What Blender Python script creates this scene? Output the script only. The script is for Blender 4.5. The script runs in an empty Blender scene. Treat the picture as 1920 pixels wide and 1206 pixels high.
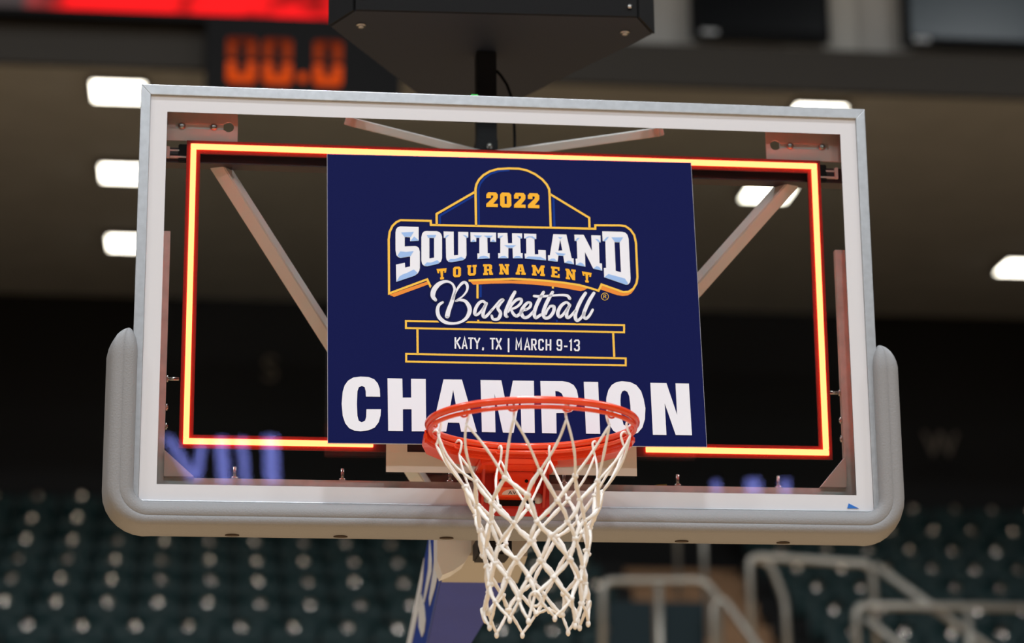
import bpy, bmesh, math, random
from mathutils import Vector, Matrix
from mathutils.geometry import tessellate_polygon
random.seed(7)
S = bpy.context.scene
COL = S.collection

# ------------------------------------------------------------------ camera
cam = bpy.data.cameras.new('camera'); cam_o = bpy.data.objects.new('camera', cam); COL.objects.link(cam_o)
PITCH, YAW, ROLL = 0.2668, 0.125, -0.009
fw = Vector((math.sin(YAW)*math.cos(PITCH), math.cos(YAW)*math.cos(PITCH), math.sin(PITCH)))
rt0 = Vector((math.cos(YAW), -math.sin(YAW), 0)); up0 = rt0.cross(fw)
rt = rt0*math.cos(ROLL) + up0*math.sin(ROLL); up = -rt0*math.sin(ROLL) + up0*math.cos(ROLL)
m = Matrix.Identity(4)
for i in range(3):
    m[i][0] = rt[i]; m[i][1] = up[i]; m[i][2] = -fw[i]
m.translation = Vector((-0.7432, -5.9425, 1.7486))
cam_o.matrix_world = m
cam.sensor_width = 36; cam.lens = 88.92; cam.clip_end = 200; cam.clip_start = .05
cam.dof.use_dof = True; cam.dof.focus_distance = 6.0; cam.dof.aperture_fstop = 2.0
S.camera = cam_o
# ------------------------------------------------------------------ light
S.view_settings.view_transform = 'Standard'; S.view_settings.look = 'None'
S.view_settings.exposure = 0.0; S.view_settings.gamma = 1; S.view_settings.use_curve_mapping = False
w = bpy.data.worlds.new('world'); S.world = w; w.use_nodes = True
w.node_tree.nodes['Background'].inputs[0].default_value = (.9, .95, 1, 1)
w.node_tree.nodes['Background'].inputs[1].default_value = 0.02
LAMPS = [(x, y, 13.5, 1.4, p) for y, p in ((-18, 520), (-11, 540), (-4.5, 520), (3, 540), (9.5, 140)) for x in (-9, 0, 9)]   # the arena's lamp banks; last row added to brighten the stand and upper wall
for x, y, z, s, p in LAMPS:
    l = bpy.data.lights.new('arena_lamp', 'AREA'); l.shape = 'DISK'; l.size = s; l.energy = p; l.color = (.94, .97, 1)
    o = bpy.data.objects.new('arena_lamp', l); COL.objects.link(o); o.location = (x, y, z); o.rotation_euler = (0, 0, 0)

# ------------------------------------------------------------------ helpers
def mat(name, col, rough=.5, metal=0., emit=None, es=1., spec=.5, noise=None, bump=0., coat=0., stretch=(1,1,1), nscale=20):
    m = bpy.data.materials.new(name); m.use_nodes = True; nt = m.node_tree; b = nt.nodes['Principled BSDF']
    def lin(c): return tuple((v/12.92 if v <= .04045 else ((v+.055)/1.055)**2.4) for v in c) + (1,)
    c = lin(tuple(v/255 for v in col))
    b.inputs['Base Color'].default_value = c; b.inputs['Roughness'].default_value = rough; b.inputs['Metallic'].default_value = metal
    b.inputs['Specular IOR Level'].default_value = spec; b.inputs['Coat Weight'].default_value = coat
    if emit: b.inputs['Emission Color'].default_value = emit + (1,); b.inputs['Emission Strength'].default_value = es
    if noise or bump:
        tc = nt.nodes.new('ShaderNodeTexCoord'); mp = nt.nodes.new('ShaderNodeMapping'); mp.inputs['Scale'].default_value = stretch
        n = nt.nodes.new('ShaderNodeTexNoise'); n.inputs['Scale'].default_value = nscale; n.inputs['Detail'].default_value = 6
        nt.links.new(tc.outputs['Object'], mp.inputs['Vector']); nt.links.new(mp.outputs[0], n.inputs['Vector'])
        if noise:
            r = nt.nodes.new('ShaderNodeMapRange'); r.inputs['From Min'].default_value = .3; r.inputs['From Max'].default_value = .7
            r.inputs['To Min'].default_value = 1-noise; r.inputs['To Max'].default_value = 1+noise
            mx = nt.nodes.new('ShaderNodeMix'); mx.data_type = 'RGBA'; mx.blend_type = 'MULTIPLY'; mx.inputs['Factor'].default_value = 1
            cmb = nt.nodes.new('ShaderNodeCombineColor')
            nt.links.new(n.outputs['Fac'], r.inputs['Value'])
            for k in range(3): nt.links.new(r.outputs[0], cmb.inputs[k])
            mx.inputs['A'].default_value = c; nt.links.new(cmb.outputs[0], mx.inputs['B']); nt.links.new(mx.outputs['Result'], b.inputs['Base Color'])
        if bump:
            bp = nt.nodes.new('ShaderNodeBump'); bp.inputs['Strength'].default_value = bump; bp.inputs['Distance'].default_value = .004
            nt.links.new(n.outputs['Fac'], bp.inputs['Height']); nt.links.new(bp.outputs[0], b.inputs['Normal'])
    return m

def link(name, me, m=None, parent=None, smooth=False):
    o = bpy.data.objects.new(name, me); COL.objects.link(o)
    if m and not len(me.materials): me.materials.append(m)
    if parent: o.parent = parent
    if smooth:
        for p in me.polygons: p.use_smooth = True
    return o
def bm_obj(name, bm, m=None, parent=None, smooth=False):
    bmesh.ops.recalc_face_normals(bm, faces=bm.faces)
    me = bpy.data.meshes.new(name); bm.to_mesh(me); bm.free(); return link(name, me, m, parent, smooth)
def pydata(name, v, f, m=None, parent=None, smooth=False):
    me = bpy.data.meshes.new(name); me.from_pydata([tuple(a) for a in v], [], f); me.update(); return link(name, me, m, parent, smooth)
def tag(o, label=None, cat=None, group=None, kind=None):
    if label: o['label'] = label
    if cat: o['category'] = cat
    if group: o['group'] = group
    if kind: o['kind'] = kind
    return o
def empty(name, loc=(0, 0, 0), **k):
    o = bpy.data.objects.new(name, None); COL.objects.link(o); o.location = loc; o.empty_display_size = .1; return tag(o, **k)
def add_box(bm, a, b, bev=0, M=None):
    r = bmesh.ops.create_cube(bm, size=1); vs = r['verts']
    for v in vs:
        v.co = Vector([(a[i]+b[i])/2 + v.co[i]*(b[i]-a[i]) for i in range(3)])
    if bev:
        es = list({e for v in vs for e in v.link_edges}); r2 = bmesh.ops.bevel(bm, geom=es, offset=bev, segments=2, affect='EDGES'); vs = list({v for f in r2['faces'] for v in f.verts} | {v for v in vs if v.is_valid})
    if M:
        for v in vs: v.co = M @ v.co
def box(name, a, b, m, parent=None, bev=0, M=None):
    bm = bmesh.new(); add_box(bm, a, b, bev, M); return bm_obj(name, bm, m, parent)
def boxes(name, lst, m, parent=None, bev=0):
    bm = bmesh.new()
    for a, b in lst: add_box(bm, a, b, bev)
    return bm_obj(name, bm, m, parent)
def tube_data(P, R, n=8, closed=False):
    P = [Vector(p) for p in P]; k = len(P); R = R if isinstance(R, (list, tuple)) else [R]*k
    T = []
    for i in range(k):
        a = P[i-1] if (i or closed) else P[0]; b = P[(i+1) % k] if (i < k-1 or closed) else P[-1]
        T.append((b-a).normalized())
    N = T[0].orthogonal().normalized(); V = []; F = []
    for i in range(k):
        if i: N = (N - T[i]*N.dot(T[i])); N = N.normalized() if N.length > 1e-6 else T[i].orthogonal().normalized()
        B = T[i].cross(N)
        for j in range(n):
            t = 2*math.pi*j/n; V.append(P[i] + (N*math.cos(t) + B*math.sin(t))*R[i])
    for i in range(k if closed else k-1):
        off = 0
        if closed and i == k-1:  # match the seam
            off = min(range(n), key=lambda s: (V[i*n]-V[s]).length)
        for j in range(n):
            a = i*n+j; b = i*n+(j+1) % n; i2 = (i+1) % k
            F.append((a, b, i2*n+(j+1+off) % n, i2*n+(j+off) % n))
    if not closed:
        F.append(tuple(range(n))[::-1]); F.append(tuple((k-1)*n+j for j in range(n)))
    return V, F
def tube(name, P, R, m, parent=None, n=8, closed=False):
    return pydata(name, *tube_data(P, R, n, closed), m, parent, True)
def beam(name, p0, p1, w, h, m, parent=None, roll=0., wall=True):
    p0, p1 = Vector(p0), Vector(p1); d = (p1-p0); L = d.length; q = d.to_track_quat('Y', 'Z').to_matrix().to_4x4()
    M = Matrix.Translation(p0) @ q @ Matrix.Rotation(roll, 4, 'Y')
    return box(name, (-w/2, 0, -h/2), (w/2, L, h/2), m, parent, bev=min(w, h)*.08, M=M)
def cyl(name, p0, p1, r, m, parent=None, n=16):
    return tube(name, [p0, p1], r, m, parent, n)
def prism(name, poly, axis, lo, hi, m, parent=None):
    """poly in the two other axes, extruded along axis from lo to hi"""
    def mk(a, b, c): return {'x': (c, a, b), 'y': (a, c, b), 'z': (a, b, c)}[axis]
    n = len(poly); V = [mk(a, b, lo) for a, b in poly] + [mk(a, b, hi) for a, b in poly]
    F = [(i, (i+1) % n, n+(i+1) % n, n+i) for i in range(n)]
    for t in tessellate_polygon([[Vector((a, b, 0)) for a, b in poly]]):
        F.append(tuple(t)); F.append(tuple(n+i for i in t)[::-1])
    bm = bmesh.new(); vs = [bm.verts.new(v) for v in V]
    for f in F:
        try: bm.faces.new([vs[i] for i in f])
        except ValueError: pass
    return bm_obj(name, bm, m, parent)
def glass(name, tint=(1, 1, 1), rough=0.0):
    m = bpy.data.materials.new(name); m.use_nodes = True; nt = m.node_tree; nt.nodes.remove(nt.nodes['Principled BSDF'])
    t = nt.nodes.new('ShaderNodeBsdfTransparent'); t.inputs[0].default_value = tint + (1,)
    g = nt.nodes.new('ShaderNodeBsdfGlossy'); g.inputs['Roughness'].default_value = rough
    f = nt.nodes.new('ShaderNodeFresnel'); f.inputs['IOR'].default_value = 1.5
    mx = nt.nodes.new('ShaderNodeMixShader'); nt.links.new(f.outputs[0], mx.inputs[0]); nt.links.new(t.outputs[0], mx.inputs[1]); nt.links.new(g.outputs[0], mx.inputs[2])
    nt.links.new(mx.outputs[0], nt.nodes['Material Output'].inputs[0]); return m

# ------------------------------------------------------------------ materials
M_wall = mat('black wall', (16, 16, 17), .9)
M_soffit = mat('soffit plaster', (172, 174, 172), .9, noise=.06, nscale=2)
M_fascia = mat('fascia paint', (50, 47, 42), .8)
M_upper = mat('upper wall paint', (190, 186, 178), .9, noise=.08, nscale=1.5)
M_wood = mat('maple court', (202, 168, 128), .35, noise=.08, stretch=(1, 12, 1), nscale=3)
M_conc = mat('stand concrete', (26, 26, 26), .9, noise=.1, nscale=3)  # near black: the shade between the seat rows is put into this colour
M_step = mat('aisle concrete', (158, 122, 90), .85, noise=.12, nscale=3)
M_alu = mat('brushed aluminium', (190, 194, 198), .38, .75, noise=.07, stretch=(1, 1, 1), nscale=60, bump=.06)
M_alu_in = mat('dull aluminium', (222, 224, 224), .45, .15, noise=.12, nscale=30)
M_white = mat('white border paint', (220, 221, 226), .3)
M_square = mat('white target paint', (238, 228, 218), .5)
M_glass = glass('tempered glass', (.97, .985, .975))
M_pad = mat('grey moulded padding', (141, 142, 144), .55, bump=.25, nscale=260)
M_plug = mat('padding hole', (62, 48, 34), .9)
M_black = mat('black powder coat', (12, 12, 13), .6, spec=.15)
M_blackm = mat('matt black steel', (24, 25, 28), .6, spec=.2)
M_steel = mat('bolt steel', (190, 188, 184), .25, .9)
M_zinc = mat('zinc plate', (200, 194, 190), .5, .1)
M_led = mat('lit led diffuser', (255, 120, 90), .5, emit=(15.0, .98, .32), es=1)
M_chan = mat('led channel', (86, 40, 40), .6, spec=.2)  # wide flanges and red tint stand in for the strip's halo
M_cross = mat('cross channel with red glow', (52, 24, 24), .4)  # the led strip's red glow on the channel is put into its colour
M_brace = mat('white painted brace', (240, 238, 236), .4)
M_orange = mat('orange powder coat', (246, 72, 28), .28, coat=.4, noise=.04, nscale=25)
M_orange_d = mat('darker orange powder coat', (196, 40, 18), .35, noise=.1, nscale=20)  # darker, mottled orange for the mount plate and cheeks
M_net = mat('white nylon cord', (255, 251, 244), .7, bump=.5, nscale=500)
M_navy = mat('navy sign print', (15, 22, 78), .6, spec=.06, noise=.04, nscale=200)
M_foam = mat('sign foam edge', (190, 190, 200), .8)
def pm(n, c): return mat(n, c, .6, spec=.08)
M_pw = pm('print white', (240, 242, 250)); M_pf = pm('print light blue', (160, 195, 244)); M_pg = pm('print gold', (250, 200, 82))
M_py = pm('print amber', (252, 186, 54)); M_po = pm('print orange', (240, 146, 62)); M_pb = pm('print royal blue', (12, 52, 140)); M_halo = pm('print dark navy', (19, 26, 78))
M_arm = mat('grey armrest', (74, 70, 66), .7, spec=.2)
M_seat = mat('dark green seat plastic', (22, 45, 46), .5, spec=.3)
M_glint = mat('polished seat glint dome', (235, 225, 215), .22, 1.)
M_infill = mat('dark teal infill', (18, 36, 42), .6, spec=.2)
M_rail = mat('brushed handrail', (170, 166, 156), .35, .6)
M_screen_black = mat('black screen', (8, 9, 11), .2)
M_blue = mat('blue vinyl pad', (30, 62, 150), .5, bump=.1, nscale=40)
M_purple = mat('blue vinyl pad underside', (42, 62, 160), .55, noise=.05, nscale=8)
M_vinylw = mat('white vinyl', (222, 222, 220), .5)
M_ceil_lamp = mat('ceiling lamp lens', (255, 255, 240), .5, emit=(1, .93, .78), es=9)
M_digit = mat('amber digit', (60, 20, 5), .6, emit=(.55, .055, .003), es=1, spec=.1)
M_digit_dim = mat('dim amber digit', (60, 20, 5), .6, emit=(.20, .02, .001), es=1, spec=.1)
M_digit_off = mat('faint amber digit', (40, 14, 4), .6, emit=(.07, .006, .0005), es=1, spec=.1)

# ------------------------------------------------------------------ setting
ZC, YF, YB = 10.0, 15.7, 23.3
def struct(name, a, b, m): return tag(box(name, a, b, m), kind='structure')
struct('floor', (-16, -22, -.1), (18, 24, 0), M_wood)
struct('ceiling', (-16, YF+.02, ZC), (18, YB+.2, ZC+.12), M_soffit)
struct('wall_back', (-16, YB, 0), (18, YB+.2, ZC-.002), M_wall)
struct('trim_1', (-16, YF-.06, ZC-.01), (18, YF+.018, ZC+.40), M_fascia)
struct('wall_upper', (-16, YF+1.3, ZC+.125), (18, YF+1.4, 13), M_upper)
struct('wall_left', (-16.2, -22, 0), (-16, 24, 17), M_wall)
struct('wall_right', (18, -22, 0), (18.2, 24, 17), M_wall)
struct('wall_front', (-16, -22.2, 0), (18, -22, 17), M_wall)
struct('trim_2', (4.86, YF+1.2, ZC+.13), (5.6, YF+1.298, 12.6), mat('pale column', (200, 196, 186), .8))

ROWZ = [(16.65, 4.9), (17.5, 5.25), (18.35, 5.60), (19.2, 5.96), (20.05, 6.31), (20.9, 6.66), (21.75, 7.05), (22.6, 7.47)]
SEAT_H = .80     # glint dome above its tread
stand = empty('seating_terrace', (3, 19, 0)); stand['kind'] = 'structure'
stand.location = (0, 0, 0)
for i, (y, z) in enumerate(ROWZ):
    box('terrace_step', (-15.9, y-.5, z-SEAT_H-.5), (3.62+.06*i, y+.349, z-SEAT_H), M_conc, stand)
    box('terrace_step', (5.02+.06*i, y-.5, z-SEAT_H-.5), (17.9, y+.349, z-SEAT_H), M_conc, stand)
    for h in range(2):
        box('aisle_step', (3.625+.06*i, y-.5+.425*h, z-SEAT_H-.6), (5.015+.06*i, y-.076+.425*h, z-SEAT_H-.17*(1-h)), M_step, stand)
tag(box('wall_stand', (-15.9, 16.0, 0), (17.9, 16.148, 3.5), M_conc), kind='structure')

# ------------------------------------------------------------------ seats
def seat_meshes():
    bm = bmesh.new()   # moulded backrest: curved shell
    nx, nz = 6, 5
    for side in (0, 1):
        g = [[bm.verts.new(((i/nx-.5)*.465*(1-.10*(j/nz)**3), .03+.045*(1-(2*i/nx-1)**2)+.10*(j/nz)+(.025 if side else 0), .46+.34*j/nz - (.03*(2*i/nx-1)**4 if j == nz else 0))) for i in range(nx+1)] for j in range(nz+1)]
        for j in range(nz):
            for i in range(nx): bm.faces.new((g[j][i], g[j][i+1], g[j+1][i+1], g[j+1][i]))
        if side: G1 = g
        else: G0 = g
    ring0 = G0[0] + [r[-1] for r in G0[1:]] + G0[-1][-2::-1] + [r[0] for r in G0[-2:0:-1]]
    ring1 = G1[0] + [r[-1] for r in G1[1:]] + G1[-1][-2::-1] + [r[0] for r in G1[-2:0:-1]]
    for k in range(len(ring0)):
        bm.faces.new((ring0[k], ring0[(k+1) % len(ring0)], ring1[(k+1) % len(ring1)], ring1[k]))
    bmesh.ops.recalc_face_normals(bm, faces=bm.faces); back = bpy.data.meshes.new('backrest'); bm.to_mesh(back); bm.free()
    bm = bmesh.new(); add_box(bm, (-.21, -.04, .44), (.21, .03, .66), .02)  # folded up seat pan
    for v in bm.verts: v.co.y += (v.co.z-.36)*.12 - .02 + (v.co.x/.21)**2*.02
    pan = bpy.data.meshes.new('seat_pan'); bm.to_mesh(pan); bm.free()
    bm = bmesh.new(); add_box(bm, (.234, -.05, .0), (.2495, .10, .06)); add_box(bm, (.235, .02, .05), (.248, .07, .60)); add_box(bm, (.2335, -.24, .58), (.2515, .10, .61), .004)
    arm = bpy.data.meshes.new('armrest'); bm.to_mesh(arm); bm.free()
    # added domed reflector that makes each seat's glint, tilted up
    bm = bmesh.new(); Rc, a = .15, .046; rings = 6; n = 18; top = bm.verts.new((0, 0, 0)); prev = None
    for k in range(1, rings+1):
        rr = a*k/rings; zz = math.sqrt(Rc*Rc-rr*rr)-Rc
        cur = [bm.verts.new((rr*math.cos(2*math.pi*j/n), rr*math.sin(2*math.pi*j/n), zz)) for j in range(n)]
        for j in range(n):
            if prev is None: bm.faces.new((top, cur[j], cur[(j+1) % n]))
            else: bm.faces.new((prev[j], cur[j], cur[(j+1) % n], prev[(j+1) % n]))
        prev = cur
    low = [bm.verts.new((v.co.x, v.co.y, -.014)) for v in prev]
    for j in range(n): bm.faces.new((prev[j], low[j], low[(j+1) % n], prev[(j+1) % n]))
    bm.faces.new(low[::-1])
    Mx = Matrix.Translation((0, -.045, .765)) @ Matrix.Rotation(math.radians(90-26), 4, 'X')
    bmesh.ops.transform(bm, matrix=Mx, verts=bm.verts)
    pl = bpy.data.meshes.new('glint_dome'); bm.to_mesh(pl); bm.free()
    for me, mm in ((back, M_seat), (pan, M_seat), (arm, M_arm), (pl, M_glint)):
        me.materials.append(mm)
        for p in me.polygons: p.use_smooth = (me is not arm)
    return back, pan, arm, pl
SM = seat_meshes()
NTH = ['first', 'second', 'third', 'fourth', 'fifth', 'sixth', 'seventh', 'eighth', 'ninth', 'tenth', 'eleventh', 'twelfth', 'thirteenth', 'fourteenth', 'fifteenth', 'sixteenth']
ORD = ['bottom', 'second', 'third', 'fourth', 'fifth', 'sixth', 'seventh', 'top']
for k, (y, z) in enumerate(ROWZ):
    if k == 0: continue
    offs = .135 if k == 1 else -.155
    xs = [offs+.485*n for n in range(-7, 8) if offs+.485*n < 3.4+.06*k] + [5.42+.44*(k == 1)*0+.485*n + .03*k for n in range(0, 9) if 5.42+.485*n < 6.6+.42*k+.6]
    for x in xs:
        side = 'left' if x < 4 else 'right'
        same = [v for v in xs if (v < 4) == (x < 4)]; nth = (len(same)-1-same.index(x)) if x < 4 else same.index(x)
        s = empty('stadium_seat', (x, y-.02, z-SEAT_H), label='dark green stadium seat in the %s row, %s from the aisle on its %s' % (ORD[k-1], NTH[nth], side), cat='seat', group='%s row of stadium seats %s of the aisle' % (ORD[k-1], side))
        for nm, me in zip(('backrest', 'seat_pan', 'armrest', 'glint_dome'), SM):
            c = bpy.data.objects.new(nm, me); COL.objects.link(c); c.parent = s
            if nm == 'glint_dome': c.rotation_euler = (random.uniform(-.05, .05), 0, random.uniform(-.4, .4))

# ------------------------------------------------------------------ handrails
def rail(label, runs, r=.03):
    o = empty('handrail', (0, 0, 0), label=label, cat='handrail')
    for nm, P in runs: tube(nm, P, r, M_rail, o, 8)
    return o
def bend(P, rad=.10, n=5):
    P = [Vector(p) for p in P]; out = [P[0]]
    for i in range(1, len(P)-1):
        a = (P[i-1]-P[i]).normalized(); b = (P[i+1]-P[i]).normalized(); A = P[i]+a*rad; B = P[i]+b*rad
        for t in range(n+1): t /= n; out.append(A*(1-t)**2+P[i]*2*t*(1-t)+B*t*t)
    return out+[P[-1]]
Y = 15.5
rail('grey guard rail left of the aisle, dark panels under its top bar', [('top_rail', bend([(2.70, Y, 4.1), (2.72, Y, 5.345), (3.62, Y, 5.36), (3.74, Y, 5.2), (3.72, Y, 4.1)])), ('post', [(3.21, Y, 4.1), (3.21, Y, 5.33)])], .034)
rail('grey sloping handrail descending beside the left guard rail', [('top_rail', bend([(3.66, Y-.12, 4.1), (3.66, Y-.12, 5.14), (3.74, Y-.12, 5.2), (4.12, Y-.6, 4.45), (4.12, Y-.6, 4.0)]))], .032)
rail('tall grey handrail with square top on the right of the aisle', [('top_rail', bend([(4.02, Y, 4.1), (4.02, Y, 5.58), (5.12, Y, 5.52), (5.14, Y, 4.1)])), ('brace', bend([(4.02, Y+.02, 5.55), (4.2, Y+.02, 5.55), (4.33, Y+.02, 5.2), (4.35, Y+.02, 4.1)]))], .032)
rail('grey handrail sloping down to the right past the tall one', [('top_rail', [(5.12, Y-.07, 5.50), (6.15, Y-.07, 4.76), (6.6, Y-.07, 4.44)]), ('post', [(5.94, Y-.07, 4.1), (5.94, Y-.07, 4.90)])], .034)
rail('long low horizontal grey rail at the right edge', [('top_rail', bend([(4.89, Y-.2, 4.1), (4.90, Y-.2, 5.12), (8.6, Y-.2, 5.12)])), ('lower_bar', [(4.98, Y-.2, 5.02), (5.62, Y-.2, 4.5), (5.9, Y-.2, 4.3)]), ('post', [(5.9, Y-.2, 4.1), (5.9, Y-.2, 5.1)])], .034)
rail('faint upright grey handrail at the head of the aisle', [('top_rail', bend([(4.25, 18.6, 5.3), (4.25, 18.6, 6.35), (4.33, 20.4, 6.9), (4.33, 20.4, 6.0)]))], .03)
o = empty('guard_panel', label='dark green panel filling the guard rail left of the aisle', cat='panel')
box('infill_sheet', (2.78, Y+.04, 4.3), (3.17, Y+.05, 5.18), M_infill, o); box('infill_sheet', (3.25, Y+.04, 4.3), (3.62, Y+.05, 5.18), M_infill, o)
tag(box('wall_landing', (2.3, 15.56, 3.4), (9, 15.9, 4.6), M_conc), kind='structure')

# ------------------------------------------------------------------ ceiling lamps
CL = [(-1.585, 16.20, 'nearest of the three left lamps'), (-1.585, 18.56, 'middle of the three left lamps'), (-1.585, 20.97, 'farthest of the three left lamps'),
      (4.96, 16.16, 'partly behind the board top right corner'), (5.03, 18.56, 'seen through the glass right of the sign'), (8.55, 20.97, 'alone at the right edge')]
for x, y, t in CL:
    o = empty('ceiling_lamp', (x, y, ZC), label='square bright ceiling lamp, ' + t, cat='lamp', group='lit ceiling lamps over the stand')
    box('frame', (-.27, -.27, -.05), (.27, .27, -.001), M_fascia, o); box('lens', (-.235, -.235, -.062), (.235, .235, -.0505), M_ceil_lamp, o)

# ------------------------------------------------------------------ red video screen and clock
def screen_mat():
    m = bpy.data.materials.new('red video picture'); m.use_nodes = True; nt = m.node_tree; b = nt.nodes['Principled BSDF']
    b.inputs['Base Color'].default_value = (.01, .01, .01, 1); b.inputs['Roughness'].default_value = .8; b.inputs['Specular IOR Level'].default_value = 0
    tc = nt.nodes.new('ShaderNodeTexCoord'); mp = nt.nodes.new('ShaderNodeMapping'); mp.inputs['Scale'].default_value = (1.5, 1, 2.3); mp.inputs['Rotation'].default_value = (0, .7, 0)
    n = nt.nodes.new('ShaderNodeTexNoise'); n.inputs['Scale'].default_value = 1.4; n.inputs['Detail'].default_value = 3
    r = nt.nodes.new('ShaderNodeValToRGB'); e = r.color_ramp.elements
    e[0].position = .36; e[0].color = (.16, .003, .003, 1); e[1].position = .52; e[1].color = (.85, .008, .010, 1)
    sx = nt.nodes.new('ShaderNodeSeparateXYZ'); nt.links.new(tc.outputs['Object'], sx.inputs[0])
    g = nt.nodes.new('ShaderNodeMapRange'); g.inputs['From Min'].default_value = -2.45; g.inputs['From Max'].default_value = -2.05
    mx = nt.nodes.new('ShaderNodeMix'); mx.data_type = 'RGBA'; mx.inputs['A'].default_value = (.045, .035, .035, 1)
    nt.links.new(tc.outputs['Object'], mp.inputs[0]); nt.links.new(mp.outputs[0], n.inputs['Vector']); nt.links.new(n.outputs['Fac'], r.inputs[0])
    nt.links.new(sx.outputs['X'], g.inputs['Value']); nt.links.new(g.outputs[0], mx.inputs['Factor']); nt.links.new(r.outputs[0], mx.inputs['B'])
    nt.links.new(mx.outputs['Result'], b.inputs['Emission Color']); b.inputs['Emission Strength'].default_value = 1.35; return m
o = empty('video_screen', (0, YF-.1, ZC), label='wide glowing red video screen hanging at the upper left', cat='screen')
box('cabinet', (-4.2, -.16, .37), (1.6, .03, 2.4), M_black, o); box('picture', (-4.15, -.172, .435), (1.55, -.1605, 2.35), screen_mat(), o)
o = empty('game_clock', (0, YF-.32, 0), label='black clock box with amber 00.0 under the red screen', cat='clock')
box('case', (-.80, 0, 9.66), (.95, .14, 10.375), M_black, o, bev=.01)
def digit0(x0, x1, z0, z1):
    t = .085; c = .02; mid = (z0+z1)/2
    segs = [((x0+c, z1-t*.7), (x1-c, z1)), ((x0, mid+c), (x0+t, z1-c)), ((x1-t, mid+c), (x1, z1-c)), ((x0, z0+c), (x0+t, mid-c)), ((x1-t, z0+c), (x1, mid-c)), ((x0+c, z0), (x1-c, z0+t))]
    for (a, b), mm in zip(segs, (M_digit_off, M_digit_dim, M_digit_dim, M_digit, M_digit, M_digit)): box('digit_segment', (a[0], -.014, a[1]), (b[0], -.001, b[1]), mm, o)
for x0, x1 in ((-.61, -.35), (-.285, -.03), (.165, .42)): digit0(x0, x1, 9.77, 10.20)
cyl('decimal_point', (.068, -.012, 9.84), (.068, -.001, 9.84), .045, M_digit, o)
for x0, x1, z, gl, t in ((3.90, 5.29, 10.93, M_screen_black, 'black television above the fascia, left of the pale column'), (6.03, 7.6, 10.93, mat('bluish screen glass', (70, 84, 92), .3), 'television with bluish grey picture at the top right edge')):
    o = empty('television', (0, YF+1.05, z), label=t, cat='television')
    box('case', (x0, 0, 0), (x1, .08, .85), M_black, o, bev=.01); box('picture', (x0+.08, -.006, .09), (x1-.06, -.0005, .8), gl, o)
    box('badge', (x0+.10, -.012, .035), (x0+.26, -.0005, .075), M_vinylw, o)

# faint letters hung on the black wall
def letters(ch, loc, size, m, parent, name='printed_letter', rot=None):
    cu = bpy.data.curves.new(name, 'FONT'); cu.body = ch; cu.size = size; cu.extrude = .004; cu.align_x = 'CENTER'; cu.align_y = 'CENTER'
    t = bpy.data.objects.new('tmp', cu); COL.objects.link(t); dg = bpy.context.evaluated_depsgraph_get()
    me = bpy.data.meshes.new_from_object(t.evaluated_get(dg)); bpy.data.objects.remove(t)
    o = link(name, me, m, parent); o.location = loc; o.rotation_euler = rot or (math.pi/2, 0, 0); return o
for ch, x, z, t in (('S', .03, 9.13, 'dim grey section letter S on the black wall behind the glass'), ('W', 8.17, 8.36, 'dim grey section letter W on the black wall at right')):
    o = empty('section_sign', (x, YB-.02, z), label=t, cat='sign')
    box('board', (-.26, -.01, -.26), (.26, .018, .26), M_wall, o); letters(ch, (0, -.014, 0), .42, mat('dim letter paint', (120, 112, 104), .9), o)

# ribbon display above the court behind the camera (mirrored in the glass)
o = empty('ribbon_display', (0, -15, 6), label='dark ribbon display whose violet blue letters reflect low in the glass', cat='display')
M_rib = mat('violet blue lit letters', (60, 60, 140), .5, emit=(2.2, 2.5, 7.5), es=1)
box('cabinet', (-3, -.12, -.1), (6, 0, 1.1), M_black, o)
for q in ([(-.85, 6.075), (-.762, 6.076), (-1.002, 6.447), (-1.073, 6.446)], [(-.815, 6.076), (-.753, 6.077), (-.716, 6.397), (-.778, 6.396)], [(-.601, 6.043), (-.503, 6.044), (-.547, 6.437), (-.636, 6.436)], [(-.406, 6.046), (-.343, 6.047), (-.386, 6.44), (-.449, 6.439)], [(-.21, 6.049), (-.094, 6.051), (-.118, 6.464), (-.235, 6.462)], [(3.613, 6.01), (3.673, 6.011), (3.668, 6.137), (3.607, 6.136)], [(3.902, 6.014), (4.028, 6.016), (4.028, 6.161), (3.902, 6.159)], [(4.206, 6.019), (4.281, 6.02), (4.286, 6.156), (4.211, 6.155)]):
    prism('letter_stroke', [(a, b-6) for a, b in q], 'y', .0005, .012, M_rib, o)

# ------------------------------------------------------------------ backboard
bb = empty('backboard', (0, 0, 0), label='rectangular glass backboard with aluminium frame and white border', cat='backboard')
X1, Z0, Z1 = .9145, 2.900, 3.967
box('glass_pane', (-X1+.012, -.006, Z0+.012), (X1-.012, .006, Z1-.012), M_glass, bb)
def miter(name, out, inn, y0, y1, m, parent, mir):
    """four mitred rails between outer and inner rectangles (x0,x1,z0,z1)"""
    a0, a1, c0, c1 = out; b0, b1, d0, d1 = inn
    Q = {'t': [(a0, c1), (a1, c1), (b1, d1), (b0, d1)], 'b': [(a0, c0), (a1, c0), (b1, d0), (b0, d0)], 'l': [(a0, c0), (a0, c1), (b0, d1), (b0, d0)], 'r': [(a1, c0), (a1, c1), (b1, d1), (b1, d0)]}
    return [prism(name, Q[k], 'y', y0, y1, m, parent) for k in mir]
g = .0006
f_out = (-X1, X1, Z0, Z1); f_in = (-X1+.024, X1-.024, Z0+.024, Z1-.026)
rails = miter('frame_rail', f_out, f_in, -.013, .045, M_alu, bb, 'tblr')
for r_ in rails:
    bv = r_.modifiers.new('bevel', 'BEVEL'); bv.width = .0012; bv.segments = 2
miter('border_stripe', (-X1+.0245, X1-.0245, Z0+.0245, Z1-.0265), (-.849, .849, 2.9635, 3.899), -.0068, -.0061, M_white, bb, 'tblr')
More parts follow.
